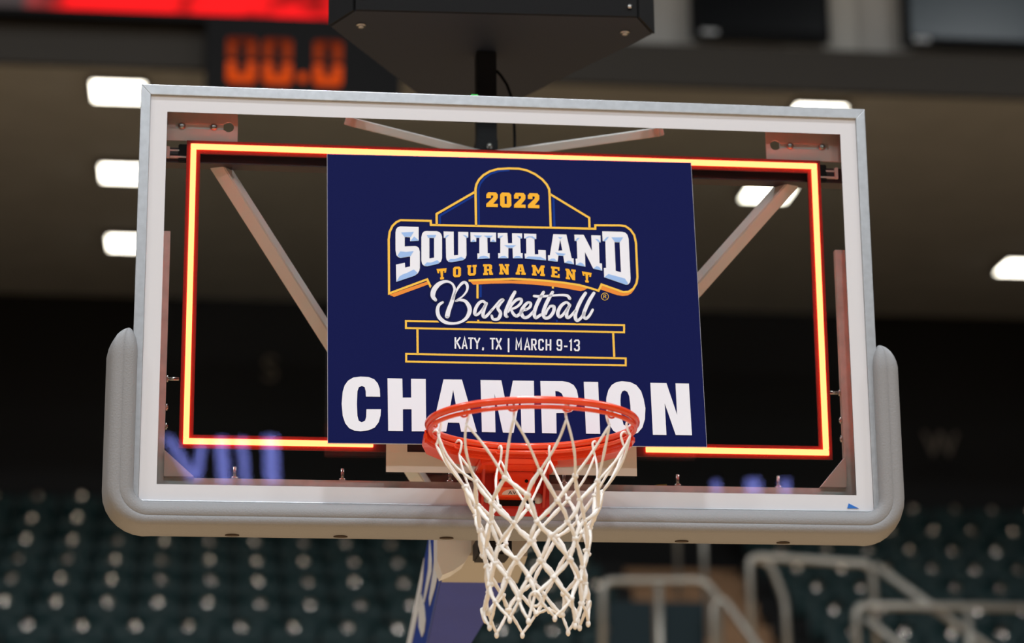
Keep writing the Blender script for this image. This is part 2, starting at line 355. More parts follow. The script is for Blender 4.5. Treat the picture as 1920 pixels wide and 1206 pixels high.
# shooter's square (its lower bar, ends and sides, the sign hides the rest)
sq = bmesh.new()
for a, b in (((-.305, 3.002), (.305, 3.052)), ((-.305, 3.0521), (-.254, 3.405)), ((.254, 3.0521), (.305, 3.405)), ((-.305, 3.4051), (.305, 3.456))):
    add_box(sq, (a[0], -.0068, a[1]), (b[0], -.0061, b[1]))
bm_obj('target_square', sq, M_square, bb)
# rear flanges seen through the glass
box('rear_flange', (-.862, .045, 2.955), (-.834, .062, 3.607), M_alu_in, bb); box('rear_flange', (.836, .045, 2.955), (.862, .062, 3.607), M_alu_in, bb)
box('rear_flange', (-.834, .045, 2.955), (.836, .062, 2.9905), M_alu_in, bb)
prism('corner_gusset', [(-.8335, 2.991), (-.762, 2.991), (-.8335, 3.055)], 'y', .03, .058, M_zinc, bb)
prism('corner_gusset', [(.8355, 2.991), (.770, 2.991), (.8355, 3.068)], 'y', .03, .058, M_zinc, bb)
for x in (-.665, -.406, -.145, .135, .417, .669):
    b_ = cyl('bolt', (x, .055, 2.9906), (x, .055, 3.021), .0042, M_steel, bb, 10); cyl('nut', (x, .055, 2.9907), (x, .055, 2.996), .009, M_steel, b_, 6)
for s, x in ((1, -.8335), (-1, .8355)):
    for z, L in ((3.236, .03), (3.165, .006), (3.118, .006)):
        b_ = cyl('bolt', (x, .055, z), (x+s*L, .055, z), .0042, M_steel, bb, 10); cyl('nut', (x, .055, z), (x+s*.004, .055, z), .008, M_steel, b_, 6)
# corner plates with keyhole slot
def corner_plate(x0, x1, flip):
    z0, z1 = 3.838, 3.93
    w_ = x1-x0; cx = lambda t: x0+w_*t if not flip else x1-w_*t
    bm = bmesh.new(); zs = 3.877; h = .0075
    outer = [(x0, z0), (x1, z0), (x1, z1), (x0, z1)]
    hole = [(cx(.22), zs-h), (cx(.80), zs-h)] + [(cx(.885)+.0135*math.cos(a)*(-1 if flip else 1), zs+.0135*math.sin(a)) for a in [math.radians(d) for d in range(-140, 141, 28)]] + [(cx(.80), zs+h), (cx(.22), zs+h)]
    loops = [[Vector((a, b, 0)) for a, b in outer], [Vector((a, b, 0)) for a, b in hole]]
    pts = outer+hole; n = len(pts)
    V = [(a, .030, b) for a, b in pts]+[(a, .036, b) for a, b in pts]; F = []
    for t in tessellate_polygon(loops): F.append(tuple(t)); F.append(tuple(n+i for i in t)[::-1])
    for i in range(4): F.append((i, (i+1) % 4, n+(i+1) % 4, n+i))
    k = len(hole)
    for i in range(k): F.append((4+i, 4+(i+1) % k, n+4+(i+1) % k, n+4+i))
    p = pydata('corner_plate', V, F, M_zinc, bb)
    box('backing_rail', (min(cx(.0), cx(.82)), .0365, 3.862), (max(cx(.0), cx(.82)), .044, 3.892), M_alu_in, p)
    for t in (.30, .70):
        bm = bmesh.new(); bmesh.ops.create_uvsphere(bm, u_segments=14, v_segments=8, radius=.0095)
        bmesh.ops.transform(bm, matrix=Matrix.Translation((cx(t), .029, zs-.001)) @ Matrix.Diagonal((1, .55, 1, 1)), verts=bm.verts)
        bm_obj('screw', bm, M_steel, p, True)
    boxes('clip', [((cx(.48)-.014, .028, 3.822), (cx(.48)+.014, .034, z0-.0005)), ((cx(.66)-.008, .028, 3.824), (cx(.66)+.008, .034, z0-.0005))], M_zinc, p)
corner_plate(-.872, -.675, False); corner_plate(.664, .872, True)
# black cross channel behind the top led strip
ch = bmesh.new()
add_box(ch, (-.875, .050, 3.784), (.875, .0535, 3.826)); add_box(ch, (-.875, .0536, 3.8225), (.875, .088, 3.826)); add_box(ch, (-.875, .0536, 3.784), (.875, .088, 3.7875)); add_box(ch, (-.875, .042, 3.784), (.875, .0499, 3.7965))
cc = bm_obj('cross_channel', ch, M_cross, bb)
for s in (-1, 1):
    boxes('end_bracket', [((s*.845-.004, .030, 3.793), (s*.845+.004, .039, 3.822)), ((s*.83-.018, .034, 3.812), (s*.83+.018, .039, 3.8155)), ((s*.82-.02, .03, 3.7935), (s*.82+.02, .039, 3.7975))], M_zinc, cc)
    boxes('cable_clamp', [((s*.808-.012, .033, 3.786), (s*.808+.012, .0495, 3.83))], M_black, cc, bev=.002)
# led frame
lx, lz0, lz1, lw = .7895, 3.0665, 3.8245, .0138
miter('led_channel', (-lx-.010, lx+.010, lz0-.010, lz1+.010), (-lx+lw+.010, lx-lw-.010, lz0+lw+.010, lz1-lw-.010), .0172, .022, M_chan, bb, 'tblr')
for k, (a, b) in enumerate((((-lx, lz1-lw), (lx, lz1)), ((-lx, lz0+lw+.0005), (-lx+lw, lz1-lw-.0005)), ((lx-lw, lz0+lw+.0005), (lx, lz1-lw-.0005)), ((-lx, lz0), (-.335, lz0+lw)), ((.332, lz0), (lx, lz0+lw)))):
    tag(box('led_strip', (a[0], .010, a[1]), (b[0], .0170, b[1]), M_led, bb, bev=.001), 'red glowing light strip')
boxes('wiring_label', [((.770, .0315, 3.66), (.774, .033, 3.69)), ((.770, .0315, 3.31), (.774, .033, 3.352)), ((.770, .0315, 3.365), (.774, .033, 3.376))], M_vinylw, bb)
# padding: swept U channel
PR = [(-.0205, -.0075), (-.020, -.017), (-.013, -.026), (.000, -.0315), (.0125, -.0325), (.0155, -.0305), (.018, -.0325), (.028, -.0325), (.0345, -.0285), (.0385, -.020), (.043, .006), (.047, .034), (.049, .062), (.042, .075), (.020, .080), (-.010, .080), (-.020, .078), (-.020, .064), (.0012, .063), (.0012, .046), (.0012, -.0138), (-.011, -.0138)]
cr = .055; st = []   # stations: (origin, outward, scale)
ztop = 3.345
def side_d(z): return .012 + 0*z
for s, t in [(0.10, 1.0), (.35, .93), (.55, .82), (.72, .68), (.85, .50), (.94, .32), (1.0, .12)][::-1]:
    st.append(((-X1, ztop-.065+.065*s), (-1, 0), t if s > .1 else 1))
zz = [3.27, 3.15, 3.0]
for z in zz: st.append(((-X1, z), (-1, 0), 1))
for k in range(0, 9):
    a = math.pi + k*math.pi/16; o_ = (math.cos(a), math.sin(a)); st.append(((-X1+cr+cr*o_[0], Z0+cr+cr*o_[1]), o_, 1))
for x in (-.6, -.3, 0, .3, .6): st.append(((x, Z0), (0, -1), 1))
left = st[:]; 
for k in range(0, 9):
    a = 1.5*math.pi + k*math.pi/16; o_ = (math.cos(a), math.sin(a)); st.append(((X1-cr+cr*o_[0], Z0+cr+cr*o_[1]), o_, 1))
for z in zz[::-1]: st.append(((X1, z), (1, 0), 1))
for (p, o_, t) in left[:7][::-1]: st.append(((-p[0], p[1]), (1, 0), t))
V = []; F = []; n = len(PR)
for (p, o_, t) in st:
    ex = 1.32 if abs(o_[0]) > .99 else 1.0 + .32*abs(o_[0])
    for d, y in PR:
        d2 = d*(ex if d > .003 else 1); 
        if d < -.002 and y < 0: d2 = d*(1-.42*abs(o_[0]))
        if t < 1: d2 = .010+(d2-.010)*t; y = .020+(y-.020)*(.45+.55*t)
        V.append((p[0]+o_[0]*d2, y, p[1]+o_[1]*d2))
for i in range(len(st)-1):
    for j in range(n): F.append((i*n+j, i*n+(j+1) % n, (i+1)*n+(j+1) % n, (i+1)*n+j))
F.append(tuple(range(n))); F.append(tuple((len(st)-1)*n+j for j in range(n))[::-1])
bm = bmesh.new(); vs = [bm.verts.new(v) for v in V]
for f in F: bm.faces.new([vs[i] for i in f])
pad = bm_obj('edge_padding', bm, M_pad, bb, True); tag(pad, 'grey moulded rubber padding along bottom edge and corners')
es = pad.modifiers.new('es', 'EDGE_SPLIT'); es.split_angle = math.radians(50)
for x in (-.668, -.41, -.155, .42, .672):
    prism('drain_hole', [(x+.017*math.cos(a)*1.0, .040+.010*math.sin(a)) for a in [k*math.pi/8 for k in range(16)]], 'z', 2.8505, 2.8535, M_plug, pad)
# bits of tape
tag(prism('tape_scrap', [(.824, 2.9305), (.853, 2.9305), (.828, 2.9425)], 'y', -.0085, -.0072, mat('blue tape', (30, 110, 200), .6)), 'tiny blue tape triangle at lower right of white border', 'tape')
tag(prism('tape_scrap', [(-.098, Z1+.0004), (-.077, Z1+.0004), (-.080, Z1+.004), (-.095, Z1+.004)], 'y', -.012, .01, mat('green tape', (60, 200, 90), .6)), 'tiny green tape scrap on top edge of the board', 'tape')
tag(prism('tape_scrap', [(.352, 2.9908), (.389, 2.9908), (.389, 2.9955), (.366, 2.994)], 'y', .05, .054, mat('olive tape', (120, 130, 60), .6)), 'thin olive tape strip on lower rear flange', 'tape')

# ------------------------------------------------------------------ support structure behind
sp = empty('goal_support', (0, .35, 2.9), label='white and grey steel arm with diagonal braces behind the backboard', cat='support'); sp.location = (0, 0, 0)
beam('brace', (-.745, .068, 3.83), (-.135, .42, 2.99), .036, .036, M_brace, sp, roll=math.radians(60))
beam('brace', (.765, .068, 3.83), (.02, .40, 3.00), .036, .036, M_brace, sp, roll=math.radians(-56))
beam('top_strut', (-.40, .062, 3.915), (-.012, .50, 3.99), .022, .022, M_brace, sp, roll=math.radians(25))
beam('top_strut', (.40, .062, 3.915), (.022, .50, 3.99), .022, .022, M_brace, sp, roll=math.radians(-25))
box('centre_mast', (-.03, .44, 2.98), (.035, .497, 3.975), M_blackm, sp)
prism('arm', [(.40, 2.874), (.60, 2.838), (.60, 3.05), (.40, 3.05)], 'x', -.113, .088, mat('tan grey steel', (176, 172, 164), .5), sp)
prism('arm_neck', [(-.153, 2.96), (-.066, 2.96), (-.067, 2.866), (-.083, 2.839), (-.112, 2.818), (-.140, 2.806), (-.153, 2.844)], 'y', .30, .395, mat('pale grey steel', (232, 236, 240), .5), sp)
box('hinge_block', (-.064, .17, 2.838), (.020, .30, 2.885), M_blackm, sp, bev=.004)
# padded boom
pd = empty('boom_pad', (0, .6, 2.8), label='blue padded boom with white lettering under the backboard', cat='pad'); pd.location = (0, 0, 0)
st_ = [(.60, 2.848, 3.10, .068), (1.0, 2.728, 2.985, .002), (1.6, 2.56, 2.82, -.015), (3.2, 2.05, 2.33, -.015)]
def boomhull(name, xl, f, m, dz=0.):
    V = []
    for y, zb, zt, xr in st_:
        a, b = f(xr); V += [(a, y, zb+dz), (b, y, zb+dz), (b, y, zt), (a, y, zt)]
    F = [(3, 2, 1, 0), (12, 13, 14, 15)]
    for i in range(3):
        for j in range(4): F.append((i*4+j, i*4+(j+1) % 4, (i+1)*4+(j+1) % 4, (i+1)*4+j))
    return pydata(name, V, F, m, pd)
tag(boomhull('pad_core', 0, lambda xr: (-.1135, xr), M_purple, -.001), 'dull blue underside')
tag(boomhull('side_panel', 0, lambda xr: (-.1195, -.1140), M_blue, .0), 'bright blue side panel')
def side_poly(name, pts, m, x=-.1205): return prism(name, pts, 'x', x-.001, x, m, pd)
# white lettering strokes and white band on the boom side (y, z)
side_poly('letter_stroke', [(.86, 3.00), (.80, 2.93), (.80, 2.90), (1.02, 2.85), (1.06, 2.86), (.90, 2.925)], M_vinylw)
side_poly('letter_stroke', [(.66, 2.965), (.62, 2.90), (.62, 2.862), (.70, 2.84), (.86, 2.815), (.88, 2.84), (.76, 2.89)], M_vinylw)
side_poly('letter_stroke', [(1.14, 2.90), (1.02, 2.84), (.98, 2.795), (1.02, 2.77), (1.10, 2.765), (1.20, 2.81), (1.20, 2.87)], M_vinylw)
side_poly('white_band', [(1.03, 2.978), (1.6, 2.822), (3.2, 2.332), (3.2, 2.27), (1.6, 2.755), (1.2, 2.86), (1.07, 2.925)], M_vinylw)

# ------------------------------------------------------------------ shot clock
sc = empty('shot_clock', (0, .5, 3.98), label='black three sided shot clock on a pole above the board', cat='clock'); sc.location = (0, 0, 0)
cpoly = [(-.372, .250), (.372, .222), (.432, .333), (.028, 1.075), (-.030, 1.075), (-.430, .366)]
prism('bottom_panel', cpoly, 'z', 4.29, 4.296, mat('charcoal panel', (30, 38, 52), .6, spec=.3), sc)
inner = [(a*.985, (b-.5)*.985+.5) for a, b in cpoly]
prism('case', inner, 'z', 4.2965, 4.78, M_black, sc)
def lipbeam(p0, p1, z0, z1): 
    p0 = Vector((p0[0], p0[1], 0)); p1 = Vector((p1[0], p1[1], 0)); nrm = Vector((p1.y-p0.y, -(p1.x-p0.x), 0)).normalized()*.006
    V = [p0, p1, p1+nrm, p0+nrm]; prism('bottom_lip', [(v.x, v.y) for v in V], 'z', z0, z1, M_black, sc)
lipbeam((-.372, .249), (.372, .221), 4.291, 4.345)
lipbeam((.374, .221), (.434, .332), 4.291, 4.40); lipbeam((-.432, .365), (-.374, .250), 4.291, 4.40)
box('face_ridge', (-.36, .222, 4.352), (.36, .236, 4.362), M_blackm, sc, M=Matrix.Rotation(-.0376, 4, 'Z'))
for x, y in ((-.351, .345), (.357, .325)):
    cyl('screw', (x, y, 4.281), (x, y, 4.2895), .0085, M_steel, sc, 6); cyl('washer', (x, y, 4.2865), (x, y, 4.2898), .0135, M_steel, sc, 16)
for x, z, y in ((-.352, 4.330, .2425), (.352, 4.318, .2155)): cyl('face_screw', (x, y-.004, z), (x, y+.001, z), .006, M_steel, sc, 10)
box('pole', (-.024, .500, 3.975), (.030, .556, 4.2895), M_blackm, sc, bev=.002)
box('pole_collar', (-.027, .4975, 3.99), (.032, .562, 4.035), M_blackm, sc, bev=.002)
bm = bmesh.new(); bmesh.ops.create_uvsphere(bm, u_segments=12, v_segments=8, radius=.010); bmesh.ops.translate(bm, vec=(.008, .4925, 4.012), verts=bm.verts)
bm_obj('collar_bolt', bm, M_steel, sc, True)
tube('cable', [Vector(p) for p in ((.033, .53, 4.245), (.045, .53, 4.232), (.062, .53, 4.205), (.074, .53, 4.17), (.080, .53, 4.12), (.082, .53, 4.06), (.082, .53, 4.0), (.080, .52, 3.95), (.06, .51, 3.9))], .004, M_black, sc, 8)

# print of the sign in millimetres from its lower left corner
DIG = {"W":[[[[224.3,557.7],[178.9,558.3],[172.6,555.7],[168.7,550.3],[167.1,541.6],[166.7,494.4],[168.7,482.2],
[172.8,477.0],[178.9,474.8],[202.4,479.2],[202.0,453.3],[189.6,450.0],[189.2,462.6],[167.3,457.3],[167.7,412.0],
[212.6,429.0],[220.3,435.3],[224.2,442.5],[225.8,450.7],[226.2,492.6],[224.1,501.7],[220.3,505.8],[214.6,506.9],
[189.4,505.5],[189.7,530.2],[203.0,530.0],[202.9,519.4],[223.8,521.2]],[]],[[[242.0,547.3],[268.8,547.5],
[275.5,545.2],[279.6,540.3],[281.6,532.7],[280.6,476.3],[278.0,468.0],[273.1,462.8],[268.3,460.7],[243.4,454.1],
[236.7,455.0],[231.7,460.0],[229.7,469.1],[230.6,530.6],[232.9,540.5],[236.8,545.6]],[[[250.3,529.0],[261.8,529.2],
[261.0,477.5],[249.5,475.2]]]],[[[285.5,547.2],[310.5,547.2],[309.9,484.4],[320.4,485.7],[321.6,547.0],
[346.7,547.1],[346.3,532.0],[341.5,531.3],[341.1,485.7],[338.5,477.4],[331.7,471.9],[302.8,466.1],[296.2,467.2],
[291.8,472.4],[290.6,479.5],[290.6,530.2],[285.8,529.7]],[]],[[[351.8,546.6],[415.5,546.9],[414.8,521.7],
[400.6,521.8],[400.8,532.6],[393.5,532.8],[393.5,491.8],[398.3,491.9],[398.0,478.2],[367.8,475.9],[367.9,490.7],
[372.7,490.8],[373.7,532.0],[366.0,531.8],[365.7,521.1],[351.9,520.4]],[]],[[[419.5,546.0],[443.5,546.5],
[444.3,519.6],[454.9,519.9],[455.2,546.1],[480.2,546.2],[479.8,532.8],[475.1,532.1],[475.2,494.1],[479.9,493.8],
[479.5,480.2],[455.6,479.7],[455.5,506.5],[444.9,506.3],[444.2,479.5],[419.2,479.0],[419.1,492.4],[424.7,492.5],
[425.7,531.6],[419.5,532.5]],[]],[[[484.8,546.1],[515.4,545.8],[515.0,532.3],[510.3,531.6],[510.1,491.4],
[519.0,491.9],[519.0,503.3],[537.5,502.9],[537.6,475.8],[485.4,479.3],[484.5,492.8],[489.2,492.9],[489.8,532.6],
[484.8,533.1]],[]],[[[557.8,546.1],[590.5,545.6],[601.6,483.0],[606.3,482.7],[606.5,466.4],[583.2,470.3],
[580.7,488.6],[568.9,489.0],[566.1,473.0],[542.8,475.1],[542.7,489.4],[547.6,489.9]],[[[574.6,532.0],[578.9,503.1],
[568.9,502.3]]]],[[[610.4,545.8],[633.8,545.9],[652.9,503.6],[652.7,545.3],[675.9,545.2],[675.6,526.5],
[671.2,526.4],[670.6,471.1],[676.6,470.6],[676.4,451.3],[654.4,456.2],[635.1,500.3],[634.9,461.0],[611.3,465.3],
[611.3,481.8],[615.7,482.5],[615.8,528.9],[610.6,529.1]],[]],[[[680.5,556.3],[730.9,556.2],[738.4,553.9],
[743.5,548.6],[746.2,537.6],[746.5,431.7],[744.6,421.8],[740.0,416.7],[734.3,415.2],[680.7,434.1],[680.8,458.7],
[686.4,459.4],[687.4,529.4],[680.8,530.2]],[[[710.3,527.8],[723.1,527.5],[723.2,448.2],[710.2,451.9]]]]],
"F":[[[181.0,541.9],[212.2,544.6],[204.8,531.1],[189.1,530.8]],[[212.8,532.3],[223.8,522.3],[223.8,521.2],
[202.9,519.4]],[[178.1,492.2],[192.4,490.9],[211.2,493.7],[203.4,480.4],[178.9,474.8],[171.0,480.6]],[[183.1,431.5],
[195.5,436.8],[210.9,445.3],[219.9,436.7],[212.6,429.0],[167.7,412.0],[175.5,426.3]],[[243.7,536.7],[267.3,537.6],
[263.7,530.3],[247.4,529.3]],[[243.6,464.7],[253.1,464.1],[268.9,470.9],[275.3,464.9],[268.3,460.7],[243.4,454.1],
[235.8,456.6]],[[301.1,474.6],[312.6,474.8],[328.0,480.9],[337.1,475.7],[331.7,471.9],[302.8,466.1],[294.3,468.8]],
[[287.1,530.4],[293.6,537.3],[299.4,538.0],[291.6,530.3]],[[333.0,539.0],[339.7,538.1],[346.4,532.7],[341.5,531.3]],
[[359.6,538.7],[381.1,538.3],[373.7,532.0],[366.0,532.7]],[[384.0,538.2],[407.6,538.9],[400.8,532.6],[393.5,532.8]],
[[351.9,520.4],[359.3,527.6],[365.7,521.1]],[[400.6,521.8],[407.9,528.6],[414.8,521.7]],[[367.8,475.9],
[375.1,483.1],[382.8,484.9],[390.5,484.2],[398.0,478.2]],[[434.5,513.9],[464.4,514.5],[454.6,507.3],[444.9,507.1]],
[[419.2,479.0],[428.0,484.9],[435.7,485.9],[444.2,479.5]],[[455.6,479.7],[462.7,485.6],[471.3,486.2],[479.5,480.2]],
[[420.5,533.0],[427.4,538.9],[433.6,539.5],[425.7,532.3]],[[466.7,539.7],[473.8,538.9],[479.8,533.4],[475.1,532.1]],
[[485.7,533.1],[494.3,538.7],[505.5,539.3],[514.3,532.7],[510.3,531.6],[502.6,536.1],[497.0,536.4],[490.3,532.6]],
[[485.4,479.3],[493.6,485.5],[524.4,484.7],[537.3,477.8],[537.6,475.8]],[[569.2,538.3],[580.8,538.1],[574.7,532.8]],
[[560.7,497.8],[573.4,495.6],[587.2,494.3],[580.7,488.8],[568.9,489.3]],[[542.8,475.1],[550.5,480.6],[558.0,481.4],
[566.1,473.0]],[[583.2,470.3],[592.4,476.1],[599.8,474.6],[606.5,466.4]],[[611.3,529.6],[617.6,536.9],
[623.7,537.4],[615.8,529.1]],[[662.2,535.8],[668.7,535.0],[675.4,527.1],[671.2,526.4]],[[611.3,465.3],
[622.2,472.1],[628.7,469.6],[634.9,461.0]],[[654.4,456.2],[663.1,463.5],[669.6,461.1],[676.4,451.3]],[[702.9,540.7],
[732.8,541.3],[723.5,527.7],[711.4,528.4]],[[681.4,530.2],[692.0,541.3],[696.9,541.4],[687.4,529.6]],[[681.1,434.1],
[691.4,443.0],[732.2,431.9],[740.1,418.7],[734.3,415.2]]],"H":[[[[125.8,117.0],[124.8,137.2],[120.1,151.0],
[111.8,161.0],[98.6,166.4],[79.4,167.4],[61.4,164.6],[49.4,156.9],[41.0,144.9],[36.1,128.5],[33.6,98.2],
[35.9,68.2],[41.8,49.5],[51.2,37.2],[63.1,31.5],[78.5,30.0],[97.6,32.7],[112.0,39.6],[121.6,52.9],[126.1,69.2],
[127.2,85.6],[92.7,85.2],[91.9,66.3],[89.0,56.3],[81.1,52.5],[73.9,56.1],[70.9,68.6],[69.9,98.7],[71.3,130.2],
[74.9,140.3],[82.1,143.9],[88.8,140.5],[91.2,130.4],[91.5,117.1]],[]],[[[143.7,164.0],[179.3,163.7],[179.7,115.6],
[200.1,115.9],[200.3,163.5],[235.7,163.4],[234.9,31.6],[200.2,31.3],[200.5,86.4],[179.8,86.2],[179.2,31.8],
[144.1,31.9]],[]],[[[278.7,163.0],[323.2,163.1],[356.6,31.2],[318.8,31.3],[314.5,53.8],[287.3,54.0],[282.8,31.4],
[248.1,31.5]],[[[301.6,136.4],[309.5,83.9],[291.5,84.2]]]],[[[368.2,162.7],[418.7,162.8],[431.1,87.9],
[446.9,162.4],[497.8,162.6],[496.3,30.7],[464.1,30.8],[464.4,126.3],[444.8,30.1],[419.2,30.6],[401.4,127.5],
[401.4,30.9],[368.6,31.3]],[]],[[[513.6,162.2],[567.6,162.4],[582.6,159.9],[594.9,152.8],[602.0,140.5],
[604.7,123.5],[603.4,107.8],[597.4,94.7],[587.5,85.5],[574.9,81.9],[549.8,81.1],[548.9,29.8],[513.8,30.4]],
[[[549.2,137.2],[556.7,136.5],[564.6,131.4],[568.7,121.8],[567.7,112.6],[562.0,106.8],[549.9,105.1]]]],
[[[619.7,161.7],[654.9,161.7],[655.0,29.9],[620.5,30.0]],[]],[[[713.8,164.3],[734.0,162.5],[748.8,154.8],
[759.6,139.9],[765.0,120.3],[768.2,96.7],[765.6,68.0],[758.6,47.1],[747.2,33.9],[733.2,28.1],[718.1,26.9],
[700.6,29.6],[687.2,38.0],[677.8,54.0],[673.6,74.8],[671.8,98.2],[673.5,121.8],[679.3,141.5],[688.2,154.8],
[699.9,162.0]],[[[719.2,141.0],[725.8,137.6],[729.9,126.4],[731.5,104.2],[731.8,83.3],[730.3,65.0],[726.2,53.2],
[719.6,50.0],[712.9,53.8],[709.4,70.0],[707.8,93.4],[707.7,114.3],[709.4,130.1],[713.3,138.5]]]],[[[783.3,161.3],
[823.1,161.0],[845.3,80.6],[845.4,160.8],[878.5,160.7],[879.3,28.8],[839.4,29.2],[816.3,109.1],[816.7,29.0],
[783.5,29.1]],[]]],"TQ":[["T",[[266.6,447.8],[291.4,450.3],[286.4,421.7],[273.0,419.8]]],["O",[[307.2,454.3],
[326.7,455.5],[326.2,428.1],[306.7,426.5]]],["U",[[342.1,459.1],[365.5,460.7],[364.9,433.0],[341.5,430.9]]],
["R",[[381.3,462.5],[405.1,463.2],[405.2,435.3],[381.0,433.9]]],["N",[[420.9,464.3],[445.9,464.2],[445.9,436.5],
[420.6,436.5]]],["A",[[461.9,464.0],[486.9,464.1],[486.1,436.7],[461.2,437.2]]],["M",[[501.7,463.2],[533.6,462.2],
[533.5,434.1],[501.5,435.4]]],["E",[[549.4,460.5],[570.3,458.6],[570.1,430.0],[548.9,432.4]]],["N",[[585.1,455.3],
[610.5,452.6],[610.2,424.4],[585.1,427.9]]],["T",[[625.7,448.9],[650.2,444.8],[643.6,418.5],[631.0,420.5]]]],
"YQ":[["2",[[394.2,654.7],[422.4,654.7],[421.6,615.3],[392.8,615.1]]],["0",[[428.2,654.8],[455.9,654.5],
[455.5,614.6],[427.6,614.7]]],["2",[[463.0,654.9],[491.5,654.4],[490.8,614.5],[462.2,614.6]]],["2",[[497.7,654.8],
[526.2,654.3],[525.4,614.3],[496.8,614.4]]]],"KQ":[["K",[[308.0,271.3],[322.9,271.4],[322.3,241.8],[307.4,241.7]]],
["A",[[325.7,270.9],[338.1,270.9],[337.5,241.4],[325.1,241.3]]],["T",[[340.6,270.8],[353.7,270.9],[353.1,241.6],
[340.0,241.6]]],["Y",[[355.3,270.7],[369.6,270.8],[368.9,241.5],[354.6,241.5]]],[",",[[374.3,246.0],[378.4,245.9],
[378.2,238.7],[374.2,238.8]]],["T",[[393.6,270.7],[406.4,270.7],[405.7,241.4],[392.9,241.4]]],["X",[[408.3,270.6],
[422.0,270.6],[421.3,241.3],[407.5,241.3]]],["|",[[437.3,270.7],[441.1,270.6],[440.1,234.7],[436.4,234.8]]],
["M",[[457.0,270.0],[470.8,270.0],[470.0,241.1],[456.2,241.0]]],["A",[[478.0,270.0],[491.5,270.0],[490.6,241.0],
[477.2,241.0]]],["R",[[495.2,269.9],[507.1,270.0],[506.2,240.9],[494.3,240.9]]],["C",[[512.8,269.9],[524.7,269.9],
[523.8,240.9],[511.9,240.9]]],["H",[[530.6,269.8],[543.2,269.9],[542.2,240.8],[529.7,240.8]]],["9",[[557.6,269.9],
[569.9,269.9],[568.9,240.9],[556.7,240.9]]],["-",[[574.7,253.7],[583.1,253.6],[583.0,250.3],[574.6,250.4]]],
["1",[[588.1,269.7],[595.7,269.7],[594.6,240.6],[587.1,240.7]]],["3",[[600.4,269.6],[613.3,269.6],[612.2,240.6],
[599.3,240.5]]]],"B":[[[262.7,366.9,6],[256.5,376.7,8],[259.2,392.4,9],[270.0,406.9,8],[282.4,414.2,6],
[294.7,415.2,4.5],[305.1,408.9,4],[310.2,395.9,5],[307.5,380.2,6],[302.2,361.9,7],[294.5,341.0,8],[290.6,325.4,8.5]],
[[304.3,368.4,4],[312.5,388.1,3.5],[322.7,405.3,4.5],[333.2,414.1,5.5],[340.6,408.2,5.5],[340.3,393.8,4],
[329.5,378.0,3],[312.1,365.2,3],[321.9,368.0,4.5],[335.3,365.1,6],[344.1,352.2,7.5],[345.3,338.0,7.5],
[336.9,321.0,6],[320.8,309.9,4.5],[301.2,306.7,5],[284.2,310.3,6.5],[271.0,322.5,7],[267.1,339.2,6.5],
[270.8,353.6,5.5],[280.2,361.0,4.5]],[[385.5,360.2,5],[378.3,365.8,5],[368.3,359.9,5.5],[359.9,344.7,6],
[358.4,332.2,6],[365.2,331.3,5],[376.5,343.7,4],[385.5,359.5,4]],[[387.5,360.3,5],[380.7,343.8,6],[377.9,329.4,6],
[382.2,324.3,5.5],[391.7,332.8,5],[401.1,345.4,4]],[[397.2,338.9,4],[409.9,354.7,4.5],[422.5,368.7,5],
[428.7,369.9,5],[421.1,360.9,5.5],[415.1,348.3,6],[421.2,335.4,6],[415.2,321.0,6],[402.9,319.5,5],[399.4,328.5,4.5]],
[[458.1,391.3,5.5],[449.8,376.2,6.5],[440.7,356.5,6.5],[434.1,339.5,6.5],[433.8,329.1,6],[437.4,326.6,5]],
[[440.2,339.6,4],[449.3,358.0,5],[462.0,371.2,5.5],[473.1,372.2,5.5],[471.1,361.7,5],[460.2,351.6,4.5],
[449.0,346.8,4.5]],[[447.0,346.2,4.5],[452.4,334.6,5.5],[459.6,328.7,6],[467.1,333.0,5.5],[475.9,342.8,4.5],
[485.9,347.4,4]],[[482.1,344.2,4],[493.4,352.2,5],[496.2,362.2,5],[488.9,363.9,5],[478.7,353.3,6],[472.1,338.8,6.5],
[477.9,325.9,6.5],[489.0,327.4,5.5],[503.0,342.0,5]],[[528.7,392.0,5.5],[518.8,374.8,6.5],[509.5,355.1,6.5],
[504.1,336.8,6.5],[507.4,325.1,6],[520.0,333.1,5]],[[504.7,381.6,4.5],[516.5,380.8,5],[531.3,381.6,4.5],
[553.7,384.1,4],[573.5,385.5,4.5],[587.1,383.9,5.5],[593.0,376.9,6]],[[551.0,392.4,5.5],[541.0,375.2,6.5],
[531.7,355.5,6.5],[526.2,337.1,6.5],[529.6,325.5,6],[540.7,327.0,6],[551.0,340.2,6],[553.2,354.6,6],[544.1,355.7,5]],
[[544.1,355.7,4],[536.4,345.1,4],[532.3,334.7,4]],[[591.9,360.4,5],[584.0,366.3,5],[571.3,357.5,6],[562.6,340.4,6.5],
[565.4,328.7,6],[575.5,334.9,5],[591.1,357.8,4.5]],[[592.9,359.7,5],[584.9,342.1,6],[584.4,327.7,6],[591.8,329.1,5],
[606.8,346.3,4.5]],[[632.7,391.8,5.5],[621.4,374.0,6.5],[610.7,351.6,6.5],[605.0,332.0,6.5],[608.3,319.8,6],
[618.4,325.7,5],[629.4,342.8,4.5]],[[653.6,392.2,5.5],[642.5,374.4,6.5],[631.7,352.0,6.5],[625.6,333.6,6.5],
[630.7,325.4,6],[639.7,332.6,5],[648.9,348.4,4.5]]],"L":[[5.6,0,[[366.3,564.5],[367.0,645.3],[367.1,662.0],
[369.9,675.2],[376.8,688.6],[388.2,700.8],[404.0,711.3],[424.2,718.1],[453.2,720.5],[477.8,720.4],[497.7,716.1],
[517.6,706.4],[535.0,692.9],[545.8,679.4],[551.6,666.4],[552.2,652.0],[552.1,565.0]]],[5.6,0,[[269.1,563.5],
